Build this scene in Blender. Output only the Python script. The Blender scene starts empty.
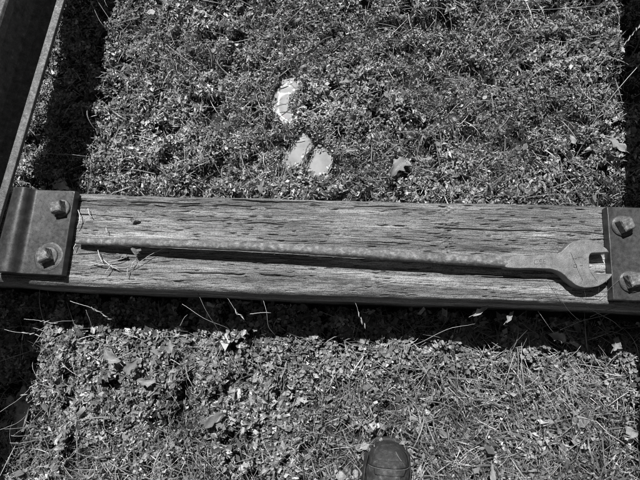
import bpy, bmesh, math
import numpy as np
from mathutils import Vector, Matrix, Euler

rng = np.random.default_rng(11)
sc = bpy.context.scene
col = sc.collection

# ------------------------------------------------------------------ camera
CAM_LOC = (0.0672, -0.1934, 1.0097)
CAM_ROT = (0.20497, 0.06961, 0.05165)
cam = bpy.data.cameras.new('camera')
cam.sensor_width = 36.0
cam.lens = 27.0
cam.clip_start = 0.02
cam.clip_end = 200.0
cam_o = bpy.data.objects.new('camera', cam)
cam_o.location = CAM_LOC
cam_o.rotation_euler = CAM_ROT
col.objects.link(cam_o)
sc.camera = cam_o

# ------------------------------------------------------------------ sky, sun, exposure
SUN = Vector((-0.17, 0.53, 1.0)).normalized()
elev = math.asin(SUN.z)
azim = math.atan2(SUN.x, SUN.y)
world = bpy.data.worlds.new('World')
sc.world = world
world.use_nodes = True
wn = world.node_tree
wn.nodes.clear()
sky = wn.nodes.new('ShaderNodeTexSky')
sky.sky_type = 'NISHITA'
sky.sun_disc = False
sky.sun_elevation = elev
sky.sun_rotation = azim
sky.altitude = 1500.0                           # clear upland air: deep sky, hard shadows
sky.dust_density = 0.3
bw = wn.nodes.new('ShaderNodeSeparateColor')   # monochrome film behind a red filter
bg = wn.nodes.new('ShaderNodeBackground')
bg.inputs['Strength'].default_value = 0.075
wo = wn.nodes.new('ShaderNodeOutputWorld')
wn.links.new(sky.outputs[0], bw.inputs[0])
wn.links.new(bw.outputs[0], bg.inputs['Color'])
wn.links.new(bg.outputs[0], wo.inputs['Surface'])

sun = bpy.data.lights.new('sun', 'SUN')
sun.energy = 5.0
sun.angle = math.radians(0.5)
sun.color = (1.0, 1.0, 1.0)
sun_o = bpy.data.objects.new('sun', sun)
sun_o.rotation_euler = SUN.to_track_quat('Z', 'Y').to_euler()
sun_o.location = (-1, 3, 6)
col.objects.link(sun_o)

sc.view_settings.view_transform = 'Standard'
sc.view_settings.look = 'None'
sc.view_settings.gamma = 1.0
sc.view_settings.use_curve_mapping = False
sc.view_settings.exposure = 0.25
sc.cycles.filter_width = 1.0

# ------------------------------------------------------------------ helpers
_M = np.array(Euler(CAM_ROT, 'XYZ').to_matrix())


def at(px, py, z):
    """point of the photograph (640 x 480) on the level z, in metres"""
    d = _M @ np.array([(px - 320) / 480.0, -(py - 240) / 480.0, -1.0])
    t = (z - CAM_LOC[2]) / d[2]
    return np.array(CAM_LOC) + t * d


def tag(o, label=None, cat=None, group=None, kind=None):
    if label: o['label'] = label
    if cat: o['category'] = cat
    if group: o['group'] = group
    if kind: o['kind'] = kind
    return o


def empty(name, loc=(0, 0, 0), label=None, cat=None, group=None):
    o = bpy.data.objects.new(name, None)
    o.location = loc
    o.empty_display_size = 0.05
    col.objects.link(o)
    return tag(o, label, cat, group)


def link(name, me, mat, parent=None, smooth=False):
    o = bpy.data.objects.new(name, me)
    col.objects.link(o)
    if mat: me.materials.append(mat)
    if parent is not None:
        o.parent = parent
        o.matrix_parent_inverse = Matrix.Translation(parent.location).inverted()
    if smooth:
        me.polygons.foreach_set('use_smooth', np.ones(len(me.polygons), bool))
    return o


def fast(name, V, F):
    """mesh from numpy: V (n,3), F (m,k)"""
    V = np.ascontiguousarray(V, np.float32)
    F = np.ascontiguousarray(F, np.int32)
    me = bpy.data.meshes.new(name)
    k = F.shape[1]
    me.vertices.add(len(V)); me.vertices.foreach_set('co', V.ravel())
    me.loops.add(F.size); me.loops.foreach_set('vertex_index', F.ravel())
    me.polygons.add(len(F))
    me.polygons.foreach_set('loop_start', np.arange(0, F.size, k, dtype=np.int32))
    me.update(calc_edges=True)
    me.validate()
    return me


def from_bm(name, bm, mat, parent=None, smooth=False):
    me = bpy.data.meshes.new(name)
    bmesh.ops.recalc_face_normals(bm, faces=bm.faces)
    bm.to_mesh(me); bm.free()
    return link(name, me, mat, parent, smooth)


def bevel(o, w, seg=2, ang=35):
    m = o.modifiers.new('bevel', 'BEVEL')
    m.width = w; m.segments = seg; m.limit_method = 'ANGLE'; m.angle_limit = math.radians(ang)
    return o


def hash2(ix, iy, seed):
    n = (ix.astype(np.int64) * 374761393 + iy.astype(np.int64) * 668265263 + seed * 982451653) & 0x7fffffff
    n = ((n ^ (n >> 13)) * 1274126177) & 0x7fffffff
    n = (n ^ (n >> 16)) & 0xffff
    return n / 65535.0


def vnoise(x, y, seed=0):
    x = np.asarray(x, float); y = np.asarray(y, float)
    ix = np.floor(x); iy = np.floor(y)
    fx = x - ix; fy = y - iy
    fx = fx * fx * (3 - 2 * fx); fy = fy * fy * (3 - 2 * fy)
    a = hash2(ix, iy, seed); b = hash2(ix + 1, iy, seed)
    c = hash2(ix, iy + 1, seed); d = hash2(ix + 1, iy + 1, seed)
    return (a * (1 - fx) + b * fx) * (1 - fy) + (c * (1 - fx) + d * fx) * fy


def fbm(x, y, seed=0, octv=4, gain=0.5):
    s = 0; a = 1.0; t = 0
    for i in range(octv):
        s = s + a * vnoise(x * 2 ** i, y * 2 ** i, seed + i * 17)
        t += a; a *= gain
    return s / t


def sstep(a, b, x):
    t = np.clip((np.asarray(x, float) - a) / (b - a), 0, 1)
    return t * t * (3 - 2 * t)


def grid_mesh(P):
    """P (r,c,3) -> verts, quads"""
    r, c = P.shape[:2]
    i = np.arange(r - 1)[:, None] * c + np.arange(c - 1)[None, :]
    F = np.stack([i, i + 1, i + c + 1, i + c], -1).reshape(-1, 4)
    return P.reshape(-1, 3), F


# ------------------------------------------------------------------ materials (all neutral grey: monochrome)
def nmat(name):
    m = bpy.data.materials.new(name)
    m.use_nodes = True
    nt = m.node_tree
    b = nt.nodes['Principled BSDF']
    return m, nt, b


def N(nt, typ, **kw):
    n = nt.nodes.new(typ)
    for k, v in kw.items():
        if k in n.inputs: n.inputs[k].default_value = v
        else: setattr(n, k, v)
    return n


def ramp(nt, fac, stops):
    r = nt.nodes.new('ShaderNodeValToRGB')
    e = r.color_ramp.elements
    while len(e) < len(stops): e.new(0.5)
    for el, (p, v) in zip(e, stops):
        el.position = p; el.color = (v, v, v, 1)
    nt.links.new(fac, r.inputs[0])
    return r.outputs[0]


def coords(nt, scale=(1, 1, 1)):
    t = nt.nodes.new('ShaderNodeTexCoord')
    m = nt.nodes.new('ShaderNodeMapping')
    m.inputs['Scale'].default_value = scale
    nt.links.new(t.outputs['Object'], m.inputs['Vector'])
    return m.outputs[0]


def noise(nt, vec, scale, detail=4.0, rough=0.55):
    n = N(nt, 'ShaderNodeTexNoise')
    n.inputs['Scale'].default_value = scale
    n.inputs['Detail'].default_value = detail
    n.inputs['Roughness'].default_value = rough
    nt.links.new(vec, n.inputs['Vector'])
    return n.outputs['Fac']


def mulc(nt, a, b, fac=1.0, mode='MULTIPLY'):
    m = nt.nodes.new('ShaderNodeMix')
    m.data_type = 'RGBA'; m.blend_type = mode
    m.inputs[0].default_value = fac
    nt.links.new(a, m.inputs[6]); nt.links.new(b, m.inputs[7])
    return m.outputs[2]


def bump(nt, b, h, strength, dist):
    n = nt.nodes.new('ShaderNodeBump')
    n.inputs['Strength'].default_value = strength
    n.inputs['Distance'].default_value = dist
    nt.links.new(h, n.inputs['Height'])
    nt.links.new(n.outputs[0], b.inputs['Normal'])


def mat_plants(name, stops, rough=0.5, trans=0.0, spec=0.4):
    m, nt, b = nmat(name)
    g = nt.nodes.new('ShaderNodeNewGeometry')
    c = ramp(nt, g.outputs['Random Per Island'], stops)
    v = coords(nt)
    k = ramp(nt, noise(nt, v, 260, 2), [(0.3, 0.72), (0.7, 1.0)])
    c = mulc(nt, c, k)
    c = mulc(nt, c, ramp(nt, noise(nt, v, 9, 4, 0.6), [(0.34, 0.62), (0.66, 1.25)]))
    nt.links.new(c, b.inputs['Base Color'])
    b.inputs['Roughness'].default_value = rough
    b.inputs['Specular IOR Level'].default_value = spec
    return m


M_leaf = mat_plants('leaf_mat', [(0.0, 0.07), (0.4, 0.19), (0.8, 0.36), (1.0, 0.62)], 0.42, spec=0.45)
M_clover = mat_plants('clover_leaf', [(0.0, 0.09), (0.6, 0.19), (1.0, 0.34)], 0.55, spec=0.35)
M_straw = mat_plants('dry_straw', [(0.0, 0.05), (0.5, 0.2), (1.0, 0.62)], 0.5)
M_dead = mat_plants('dead_leaf', [(0.0, 0.16), (1.0, 0.30)], 0.5)
M_pale = mat_plants('pale_stalk', [(0.0, 0.24), (1.0, 0.46)], 0.5)
M_blade = mat_plants('green_blade', [(0.0, 0.12), (1.0, 0.22)], 0.4)


def mat_soil():
    m, nt, b = nmat('soil')
    v = coords(nt)
    c = ramp(nt, noise(nt, v, 26, 6, 0.65), [(0.3, 0.015), (0.55, 0.03), (0.75, 0.07)])
    f = ramp(nt, noise(nt, v, 300, 3), [(0.35, 0.6), (0.7, 1.0)])
    nt.links.new(mulc(nt, c, f), b.inputs['Base Color'])
    b.inputs['Roughness'].default_value = 0.85
    bump(nt, b, noise(nt, v, 160, 5, 0.7), 0.9, 0.006)
    return m


def mat_wood():
    m, nt, b = nmat('weathered_wood')
    v1 = coords(nt, (2.2, 60, 60))
    v2 = coords(nt, (26, 420, 420))
    v3 = coords(nt, (1.0, 7, 7))
    v4 = coords(nt, (1, 1, 1))
    a = ramp(nt, noise(nt, v1, 1.0, 5, 0.6), [(0.30, 0.15), (0.5, 0.30), (0.68, 0.52)])
    f = ramp(nt, noise(nt, v2, 1.0, 3, 0.6), [(0.36, 0.36), (0.5, 0.9), (0.62, 1.0)])
    p = ramp(nt, noise(nt, v3, 2.5, 4, 0.6), [(0.34, 0.48), (0.5, 0.86), (0.64, 1.25)])
    g = ramp(nt, noise(nt, v4, 420, 2, 0.6), [(0.36, 0.5), (0.54, 1.0)])
    c = mulc(nt, mulc(nt, mulc(nt, a, f), p), g)
    for (kx, ky, rx, ry, dk) in ((486, 249, 0.085, 0.016, 0.55), (180, 221, 0.03, 0.009, 0.6), (110, 262, 0.07, 0.018, 0.75), (570, 236, 0.05, 0.02, 0.75)):
        p0 = at(kx, ky, 0)
        tc = nt.nodes.new('ShaderNodeTexCoord'); mp = nt.nodes.new('ShaderNodeMapping')
        mp.inputs['Scale'].default_value = (1 / rx, 1 / ry, 0.0)
        mp.inputs['Location'].default_value = (-p0[0] / rx, -p0[1] / ry, 0)
        nt.links.new(tc.outputs['Object'], mp.inputs['Vector'])
        gr = nt.nodes.new('ShaderNodeTexGradient'); gr.gradient_type = 'SPHERICAL'
        nt.links.new(mp.outputs[0], gr.inputs['Vector'])
        ml = nt.nodes.new('ShaderNodeMath'); ml.operation = 'MULTIPLY'
        nt.links.new(gr.outputs['Fac'], ml.inputs[0]); nt.links.new(noise(nt, v1, 1.3, 4, 0.6), ml.inputs[1])
        c = mulc(nt, c, ramp(nt, ml.outputs[0], [(0.04, 1.0), (0.34, dk)]))
    nt.links.new(c, b.inputs['Base Color'])
    b.inputs['Roughness'].default_value = 0.75
    b.inputs['Specular IOR Level'].default_value = 0.3
    h = nt.nodes.new('ShaderNodeMath'); h.operation = 'ADD'
    nt.links.new(noise(nt, v2, 1.0, 4, 0.6), h.inputs[0])
    nt.links.new(noise(nt, v4, 380, 3, 0.6), h.inputs[1])
    bump(nt, b, h.outputs[0], 0.8, 0.002)
    return m


def mat_iron(name, stops, big=18, fine=420, rough=0.5, metal=0.35, bs=0.35, pit=True):
    m, nt, b = nmat(name)
    v = coords(nt)
    a = ramp(nt, noise(nt, v, big, 6, 0.65), stops)
    f = ramp(nt, noise(nt, v, fine, 3, 0.6), [(0.35, 0.66), (0.6, 1.0)])
    c = mulc(nt, a, f)
    if pit:
        vo = N(nt, 'ShaderNodeTexVoronoi')
        vo.inputs['Scale'].default_value = 95
        nt.links.new(v, vo.inputs['Vector'])
        p = ramp(nt, vo.outputs['Distance'], [(0.07, 0.42), (0.16, 1.0)])
        k = ramp(nt, noise(nt, v, 9, 2), [(0.45, 0.0), (0.6, 1.0)])
        mx = nt.nodes.new('ShaderNodeMix'); mx.data_type = 'RGBA'; mx.blend_type = 'MULTIPLY'
        nt.links.new(k, mx.inputs[0]); nt.links.new(c, mx.inputs[6]); nt.links.new(p, mx.inputs[7])
        c = mx.outputs[2]
    nt.links.new(c, b.inputs['Base Color'])
    b.inputs['Metallic'].default_value = metal
    r = ramp(nt, noise(nt, v, big * 3, 4), [(0.3, rough - 0.1), (0.7, rough + 0.15)])
    nt.links.new(r, b.inputs['Roughness'])
    hsum = nt.nodes.new('ShaderNodeMath'); hsum.operation = 'ADD'
    nt.links.new(noise(nt, v, fine * 0.7, 4, 0.65), hsum.inputs[0])
    nt.links.new(noise(nt, v, big * 2.0, 5, 0.6), hsum.inputs[1])
    bump(nt, b, hsum.outputs[0], bs, 0.0016)
    return m


M_soil = mat_soil()
M_wood = mat_wood()
M_clip = mat_iron('painted_rusty_steel', [(0.3, 0.035), (0.5, 0.055), (0.64, 0.08), (0.70, 0.10), (0.80, 0.24)], 48, 700, 0.38, 0.3, 0.10)
M_bolt = mat_iron('bolt_steel', [(0.3, 0.07), (0.48, 0.16), (0.66, 0.36)], 120, 600, 0.5, 0.3)
M_washer = mat_iron('washer_steel', [(0.3, 0.05), (0.5, 0.08), (0.7, 0.2)], 45, 500, 0.55, 0.3)
M_rail = mat_iron('rail_steel', [(0.3, 0.04), (0.48, 0.09), (0.6, 0.12), (0.74, 0.26)], 70, 520, 0.55, 0.2)
M_wrench = mat_iron('wrench_steel', [(0.30, 0.11), (0.48, 0.20), (0.7, 0.30)], 42, 640, 0.5, 0.25, 0.3)
M_handle = mat_iron('rusted_bar', [(0.32, 0.09), (0.50, 0.19), (0.66, 0.38)], 95, 700, 0.55, 0.2, 0.8)
M_stamp = mat_iron('stamped_groove', [(0.3, 0.05), (0.6, 0.10)], 60, 420, 0.7, 0.0, 0.3, False)
M_boot = mat_iron('worn_leather', [(0.3, 0.02), (0.48, 0.035), (0.58, 0.06), (0.72, 0.15)], 75, 620, 0.62, 0.0, 0.9, False)
M_sole = mat_iron('rubber', [(0.3, 0.03), (0.6, 0.06)], 40, 420, 0.7, 0.0, 0.4, False)
M_stone = mat_iron('pale_stone', [(0.3, 0.26), (0.6, 0.46)], 40, 420, 0.7, 0.0, 0.5, False)
M_thread = mat_iron('thread', [(0.3, 0.12), (0.6, 0.2)], 90, 600, 0.8, 0.0, 0.3, False)


def mat_water():
    m, nt, b = nmat('muddy_water')
    v = coords(nt)
    c = ramp(nt, noise(nt, v, 22, 5), [(0.3, 0.25), (0.7, 0.42)])
    nt.links.new(c, b.inputs['Base Color'])
    b.inputs['Roughness'].default_value = 0.03
    b.inputs['IOR'].default_value = 1.33
    b.inputs['Specular IOR Level'].default_value = 0.6
    return m


M_water = mat_water()

# ------------------------------------------------------------------ ground
PUDDLES = [  # outlines in the photograph
    [(284, 82), (292, 80), (301, 84), (297, 91), (289, 97), (287, 106), (291, 113), (299, 118), (292, 123), (282, 121), (275, 113), (273, 102), (276, 91)],
    [(302, 131), (309, 137), (312, 146), (306, 155), (298, 163), (289, 168), (284, 164), (287, 155), (293, 145)],
    [(317, 145), (325, 147), (331, 155), (330, 166), (325, 174), (315, 176), (308, 171), (310, 160), (313, 151)],
]
PUD_Z = [-0.172, -0.190, -0.192]
PUD = [np.array([at(x, y, z)[:2] for x, y in pp]) for pp, z in zip(PUDDLES, PUD_Z)]


def inside(poly, x, y):
    r = np.zeros(np.shape(x), bool)
    n = len(poly)
    for i in range(n):
        x1, y1 = poly[i]; x2, y2 = poly[(i + 1) % n]
        c = ((y1 > y) != (y2 > y)) & (x < (x2 - x1) * (y - y1) / (y2 - y1 + 1e-12) + x1)
        r ^= c
    return r


def polydist(poly, x, y):
    d = np.full(np.shape(x), 9.0)
    n = len(poly)
    for i in range(n):
        a = poly[i]; b = poly[(i + 1) % n]
        ab = b - a
        t = np.clip(((x - a[0]) * ab[0] + (y - a[1]) * ab[1]) / (ab @ ab), 0, 1)
        d = np.minimum(d, np.hypot(x - a[0] - t * ab[0], y - a[1] - t * ab[1]))
    return np.where(inside(poly, x, y), -d, d)


# hollows: low places where little grows
hollow = lambda x, y: sstep(0.34, 0.45, fbm(x * 27, y * 27, 101, 3, 0.6))


def ground_z(x, y):
    x = np.asarray(x, float); y = np.asarray(y, float)
    base = -0.200 + 0.080 * sstep(0.1, 0.95, y) - 0.01 * sstep(-0.1, -0.6, y)
    near = 1 - sstep(2.0, 5.0, np.hypot(x, y))
    z = base + near * (0.030 * (fbm(x * 5, y * 5, 3, 3) - 0.5) + 0.030 * (fbm(x * 26, y * 26, 9, 3) - 0.5))
    z = z - near * np.where(y > 0, 0.016, 0.022) * (1 - hollow(x, y))
    z = z - np.where(y < 0, 0.012, 0.025) * near * (1 - sstep(0.02, 0.09, np.abs(np.abs(y) - 0.10)))     # trough beside the sleeper
    for poly, pz in zip(PUD, PUD_Z):
        d = polydist(poly, x, y)
        z = z + 0.007 * np.exp(-((d - 0.016) / 0.009) ** 2)
    for poly, pz in zip(PUD, PUD_Z):
        d = polydist(poly, x, y)
        w = 1 - sstep(0.0, 0.014, d)
        z = z * (1 - w) + w * (pz + 0.0015 - 0.012 * (1 - sstep(-0.009, 0.002, d)) + 0.004 * (fbm(x * 60, y * 60, 13, 2) - 0.5))
    return z


def axis(a, b, n, far):
    core = np.linspace(a, b, n)
    g = np.geomspace(0.03, far, 26)
    return np.r_[(a - g)[::-1], core, b + g]


gx = axis(-1.35, 1.3, 420, 60)
gy = axis(-0.95, 1.15, 340, 60)
X, Y = np.meshgrid(gx, gy)
Z = ground_z(X, Y)
V, F = grid_mesh(np.stack([X, Y, Z], -1))
ground = link('ground', fast('ground', V, F), M_soil, smooth=True)
tag(ground, 'dark damp soil under the weeds between the rails', None, None, 'structure')

for poly, pz in zip(PUD, PUD_Z):
    lo_, hi_ = poly.min(0) - 0.012, poly.max(0) + 0.012
    qx = np.arange(lo_[0], hi_[0], 0.0013); qy = np.arange(lo_[1], hi_[1], 0.0013)
    QX, QY = np.meshgrid(qx, qy)
    dd = polydist(poly, QX, QY)
    QZ = pz + 0.0011 * (vnoise(QX * 38, QY * 38, 17) - 0.5) + 0.0014 * np.exp(-np.abs(dd) / 0.003) * vnoise(QX * 110, QY * 110, 19)
    Vp, Fp = grid_mesh(np.stack([QX, QY, QZ], -1))
    keep = (dd.ravel()[Fp] < 0.007).all(1)
    bm = bmesh.new(); me_ = fast('puddle', Vp, Fp[keep]); bm.from_mesh(me_)
    bmesh.ops.delete(bm, geom=[v for v in bm.verts if not v.link_faces], context='VERTS')
    o = from_bm('puddle', bm, M_water, None, True)
    tag(o, None, None, None, 'structure')

# ------------------------------------------------------------------ sleeper
sx = np.r_[np.linspace(-1.25, -0.72, 60)[:-1], np.linspace(-0.72, 0.72, 620), np.linspace(0.72, 1.25, 60)[1:]]
HW = 0.105
ty = np.linspace(-HW, HW, 330)
edge = 0.009
# profile: front side (bottom to top), top, back side
fr = np.linspace(-0.26, -0.012, 40)
prof = [(-HW, z) for z in fr] + [(y, 0.0) for y in ty] + [(HW, z) for z in fr[::-1]]
prof = np.array(prof)
pn = np.array([(-1, 0)] * 40 + [(0, 1)] * 330 + [(1, 0)] * 40, float)
PX, PI = np.meshgrid(sx, np.arange(len(prof)))
PY = prof[PI, 0].copy(); PZ = prof[PI, 1].copy()
NY = pn[PI, 0]; NZ = pn[PI, 1]
U = np.where(NZ > 0, PY, PZ * 1.0 + NY * 0.7)           # unrolled cross coordinate
wob = 0.006 * (fbm(PX * 3, U * 4, 21, 2) - 0.5)
grain = 0.0024 * (fbm(PX * 3.5, (U + wob) * 150, 31, 3, 0.6) - 0.5) + 0.0014 * (fbm(PX * 14, (U + wob) * 420, 33, 2) - 0.5)
broad = 0.006 * (fbm(PX * 2.2, U * 14, 35, 3) - 0.5)
disp = grain + broad
top = (NZ > 0)
for k in range(700):                                     # short weather checks along the grain
    x0 = rng.uniform(-0.62, 0.62); y0 = rng.uniform(-0.1, 0.1)
    ln = rng.uniform(0.004, 0.015); w = rng.uniform(0.0005, 0.0013); dp = rng.uniform(0.0012, 0.0045)
    cs = np.where(np.abs(sx - x0) < ln * 1.1)[0]
    rs = 40 + np.where(np.abs(ty - y0) < 0.008)[0]
    if len(cs) == 0 or len(rs) == 0: continue
    ii = np.ix_(rs, cs)
    dx = (PX[ii] - x0) / ln
    yy = PY[ii] - y0 - 0.03 * (PX[ii] - x0) + 0.002 * (vnoise(PX[ii] * 120, PX[ii] * 0 + k, 5) - 0.5)
    disp[ii] -= dp * np.exp(-(yy / w) ** 2) * np.clip(1 - dx ** 2, 0, 1) ** 0.5
for k in range(90):                                      # small gouges and dents
    x0 = rng.uniform(-0.6, 0.6); y0 = rng.uniform(-0.1, 0.1)
    lx = rng.uniform(0.003, 0.009); ly = rng.uniform(0.0012, 0.0035); dp = rng.uniform(0.001, 0.003)
    cs = np.where(np.abs(sx - x0) < lx * 3)[0]; rs = 40 + np.where(np.abs(ty - y0) < ly * 3)[0]
    if len(cs) == 0 or len(rs) == 0: continue
    ii = np.ix_(rs, cs)
    disp[ii] -= dp * np.exp(-((PX[ii] - x0) / lx) ** 2 - ((PY[ii] - y0 + 0.2 * rng.normal() * (PX[ii] - x0)) / ly) ** 2) * (0.4 + 1.2 * vnoise(PX[ii] * 300, PY[ii] * 700, k))
for k in range(46):                                      # long splits
    x0 = rng.uniform(-0.6, 0.6); y0 = rng.uniform(-0.1, 0.1)
    ln = rng.uniform(0.05, 0.22); w = rng.uniform(0.0005, 0.001); dp = rng.uniform(0.0015, 0.004)
    if k < 13: w *= 1.5; dp *= 2.0; ln *= 1.3
    cs = np.where(np.abs(sx - x0) < ln)[0]
    rs = 40 + np.where(np.abs(ty - y0) < 0.02)[0]
    if len(cs) == 0 or len(rs) == 0: continue
    ii = np.ix_(rs, cs)
    dx = (PX[ii] - x0) / ln
    yy = PY[ii] - y0 - 0.006 * (vnoise(PX[ii] * 14, PX[ii] * 0 + k, 7) - 0.5) - 0.0022 * (vnoise(PX[ii] * 70, PX[ii] * 0 + k, 8) - 0.5)
    gap = sstep(0.25, 0.5, vnoise(PX[ii] * 26, PX[ii] * 0 + k * 3, 15))
    disp[ii] -= dp * np.exp(-(yy / w) ** 2) * np.clip(1 - dx ** 2, 0, 1) ** 0.5 * gap
# crumbled scar across the grain, right of the middle, and two knots
scx = at(447, 225, 0)[0]
sm = np.exp(-((PX - scx - 0.012 * (vnoise(PY * 60, PY * 0, 41) - 0.5)) / 0.016) ** 2) * sstep(-0.045, -0.02, PY) * top
disp -= sm * 0.0045 * sstep(0.45, 0.7, fbm(PX * 150, PY * 190, 44, 2))
for kx, ky, kr in ((540, 262, 0.009), (180, 221, 0.010), (488, 236, 0.012), (337, 232, 0.013)):
    c = at(kx, ky, 0)
    d = np.hypot((PX - c[0]) * 0.7, PY - c[1]) / kr
    disp += top * np.exp(-d ** 2) * 0.0016 * np.sin(d * 9)
# worn, ragged long edges
front_d = np.minimum(PY + HW, HW - PY)
rag = 0.003 + 0.022 * fbm(PX * 11, np.sign(PY) * 3 + PX * 0, 51, 5, 0.65) ** 1.6
drop = np.where(top, np.clip(1 - front_d / rag, 0, 1) ** 2 * 0.010, 0)
side_in = np.where(~top, np.clip(1 - (-0.012 - PZ) / 0.012, 0, 1) ** 2 * 0.003, 0)
disp = disp - side_in
sag = 0.003 * np.sin(PX * 2.1 + 0.6)
PY2 = PY + NY * disp * 1.6 + 0.003 * np.sin(PX * 3.3) + 0.009 * (fbm(PX * 5, np.sign(PY) * 5, 61, 4, 0.6) - 0.5)
PZ2 = PZ + NZ * disp - drop
V, F = grid_mesh(np.stack([PX, PY2, PZ2], -1))
nv = len(sx); nr = len(prof)
me = fast('wooden_sleeper', V, F)
bm = bmesh.new(); bm.from_mesh(me); bm.verts.ensure_lookup_table()
for e in (0, nv - 1):
    bm.faces.new([bm.verts[i * nv + e] for i in range(0, nr)])
bmesh.ops.recalc_face_normals(bm, faces=bm.faces)
bm.to_mesh(me); bm.free()
sleeper = link('wooden_sleeper', me, M_wood, None, True)
tag(sleeper, 'weathered cracked wooden sleeper lying across the track', 'sleeper')

# ------------------------------------------------------------------ rails
YAW = math.atan(0.1067)


def rail(name, x_edge, side, label, yaw):
    """side -1: rail left of the track (its inner foot edge at x_edge where y = 0), +1: right"""
    fh, hh, H = 0.068, 0.029, 0.120
    half = [(fh, 0.002), (fh, 0.011), (0.030, 0.021), (0.012, 0.030), (0.0085, 0.045), (0.0085, 0.076),
            (0.013, 0.086), (hh - 0.002, 0.091), (hh, 0.095), (hh, 0.112), (hh - 0.003, 0.117), (hh - 0.009, 0.1195), (0.0, 0.1205)]
    pts = half + [(-a, z) for a, z in half[::-1][1:]]
    bm = bmesh.new()
    ys = np.linspace(-3.0, 3.0, 61)
    R = []
    for y in ys:
        R.append([bm.verts.new((a, y, z * (1.06 if z > 0.03 else 1) + 0.004)) for a, z in pts])
    n = len(pts)
    for i in range(len(R) - 1):
        for j in range(n):
            bm.faces.new((R[i][j], R[i][(j + 1) % n], R[i + 1][(j + 1) % n], R[i + 1][j]))
    bm.faces.new(R[0]); bm.faces.new(R[-1])
    o = from_bm(name, bm, M_rail)
    o.location = (x_edge + side * fh / math.cos(yaw), 0, 0)
    o.rotation_euler = (0, 0, -yaw)
    bevel(o, 0.0012, 2, 30)
    return tag(o, label, 'rail')


rail('rail', -0.741, -1, 'dark steel rail with a lit foot edge, upper left of the sleeper', YAW)
rail('rail', 0.683, 1, 'steel rail just beyond the right clip, seen by its shadow', 0.018)

# ------------------------------------------------------------------ clips with bolts
YB, YF = 0.1005, -0.0905


def bolt(parent, x, y, z, rot, wr, tilt, wide=False):
    b = bpy.data.objects.new('bolt', None)
    b.location = (x, y, z)
    b.empty_display_size = 0.02
    col.objects.link(b)
    b.parent = parent
    b.matrix_parent_inverse = Matrix.Translation(parent.location).inverted()
    # washer: flat ring with a rounded rim
    bm = bmesh.new()
    n = 40
    prof = [(0.0, 0.0045), (wr * 0.8, 0.0045), (wr * 0.94, 0.0036), (wr, 0.002), (wr, -0.001)]
    prev = None
    for r, h in prof:
        ring = [bm.verts.new((r * math.cos(t) * (1 + 0.02 * math.sin(3 * t)), r * math.sin(t), h)) for t in np.linspace(0, 2 * math.pi, n, endpoint=False)] if r > 0 else [bm.verts.new((0, 0, h))]
        if prev:
            for j in range(n):
                if len(prev) == 1: bm.faces.new((prev[0], ring[j], ring[(j + 1) % n]))
                else: bm.faces.new((prev[j], ring[j], ring[(j + 1) % n], prev[(j + 1) % n]))
        prev = ring
    me = bpy.data.meshes.new('washer'); bmesh.ops.recalc_face_normals(bm, faces=bm.faces); bm.to_mesh(me); bm.free()
    w = bpy.data.objects.new('washer', me); me.materials.append(M_washer); col.objects.link(w); w.parent = b
    me.polygons.foreach_set('use_smooth', np.ones(len(me.polygons), bool))
    if wide:
        bm = bmesh.new()
        n2 = 48
        rr = [(0.0, 0.0014), (0.028, 0.0013), (0.0315, 0.0006), (0.0325, -0.0005)]
        prev = None
        for r, h in rr:
            ring = [bm.verts.new((r * (1 + 0.05 * math.sin(2 * t + x * 40) + 0.03 * math.sin(5 * t)) * math.cos(t), r * (1 + 0.05 * math.sin(2 * t)) * math.sin(t), h)) for t in np.linspace(0, 2 * math.pi, n2, endpoint=False)] if r > 0 else [bm.verts.new((0, 0, h))]
            if prev:
                for j in range(n2):
                    if len(prev) == 1: bm.faces.new((prev[0], ring[j], ring[(j + 1) % n2]))
                    else: bm.faces.new((prev[j], ring[j], ring[(j + 1) % n2], prev[(j + 1) % n2]))
            prev = ring
        me = bpy.data.meshes.new('rust_crust'); bmesh.ops.recalc_face_normals(bm, faces=bm.faces); bm.to_mesh(me); bm.free()
        w = bpy.data.objects.new('rust_crust', me); me.materials.append(M_washer); col.objects.link(w); w.parent = b
    # square head, slightly domed and worn
    bm = bmesh.new()
    s = 0.0128
    h0, h1 = 0.003, 0.0235
    lay = []
    for h, k in ((h0, 1.0), (h1 - 0.003, 0.97), (h1, 0.80)):
        lay.append([bm.verts.new((s * k * a, s * k * c, h)) for a, c in ((-1, -1), (1, -1), (1, 1), (-1, 1))])
    for i in range(2):
        for j in range(4):
            bm.faces.new((lay[i][j], lay[i][(j + 1) % 4], lay[i + 1][(j + 1) % 4], lay[i + 1][j]))
    bm.faces.new(lay[-1]); bm.faces.new(lay[0])
    bmesh.ops.subdivide_edges(bm, edges=bm.edges[:], cuts=3, use_grid_fill=True)
    for v in bm.verts:
        q = vnoise(np.array(v.co.x * 160 + x * 90), np.array(v.co.y * 160 + v.co.z * 210 + y * 70), 71) - 0.5
        v.co += Vector((v.co.x, v.co.y, 0)).normalized() * float(q) * 0.0024
        if v.co.z > 0.02: v.co.z += float(q) * 0.0014
    me = bpy.data.meshes.new('bolt_head'); bmesh.ops.recalc_face_normals(bm, faces=bm.faces); bm.to_mesh(me); bm.free()
    hd = bpy.data.objects.new('bolt_head', me); me.materials.append(M_bolt); col.objects.link(hd); hd.parent = b
    hd.rotation_euler = (tilt[0], tilt[1], rot)
    bevel(hd, 0.0014, 2, 40)
    return b


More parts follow.
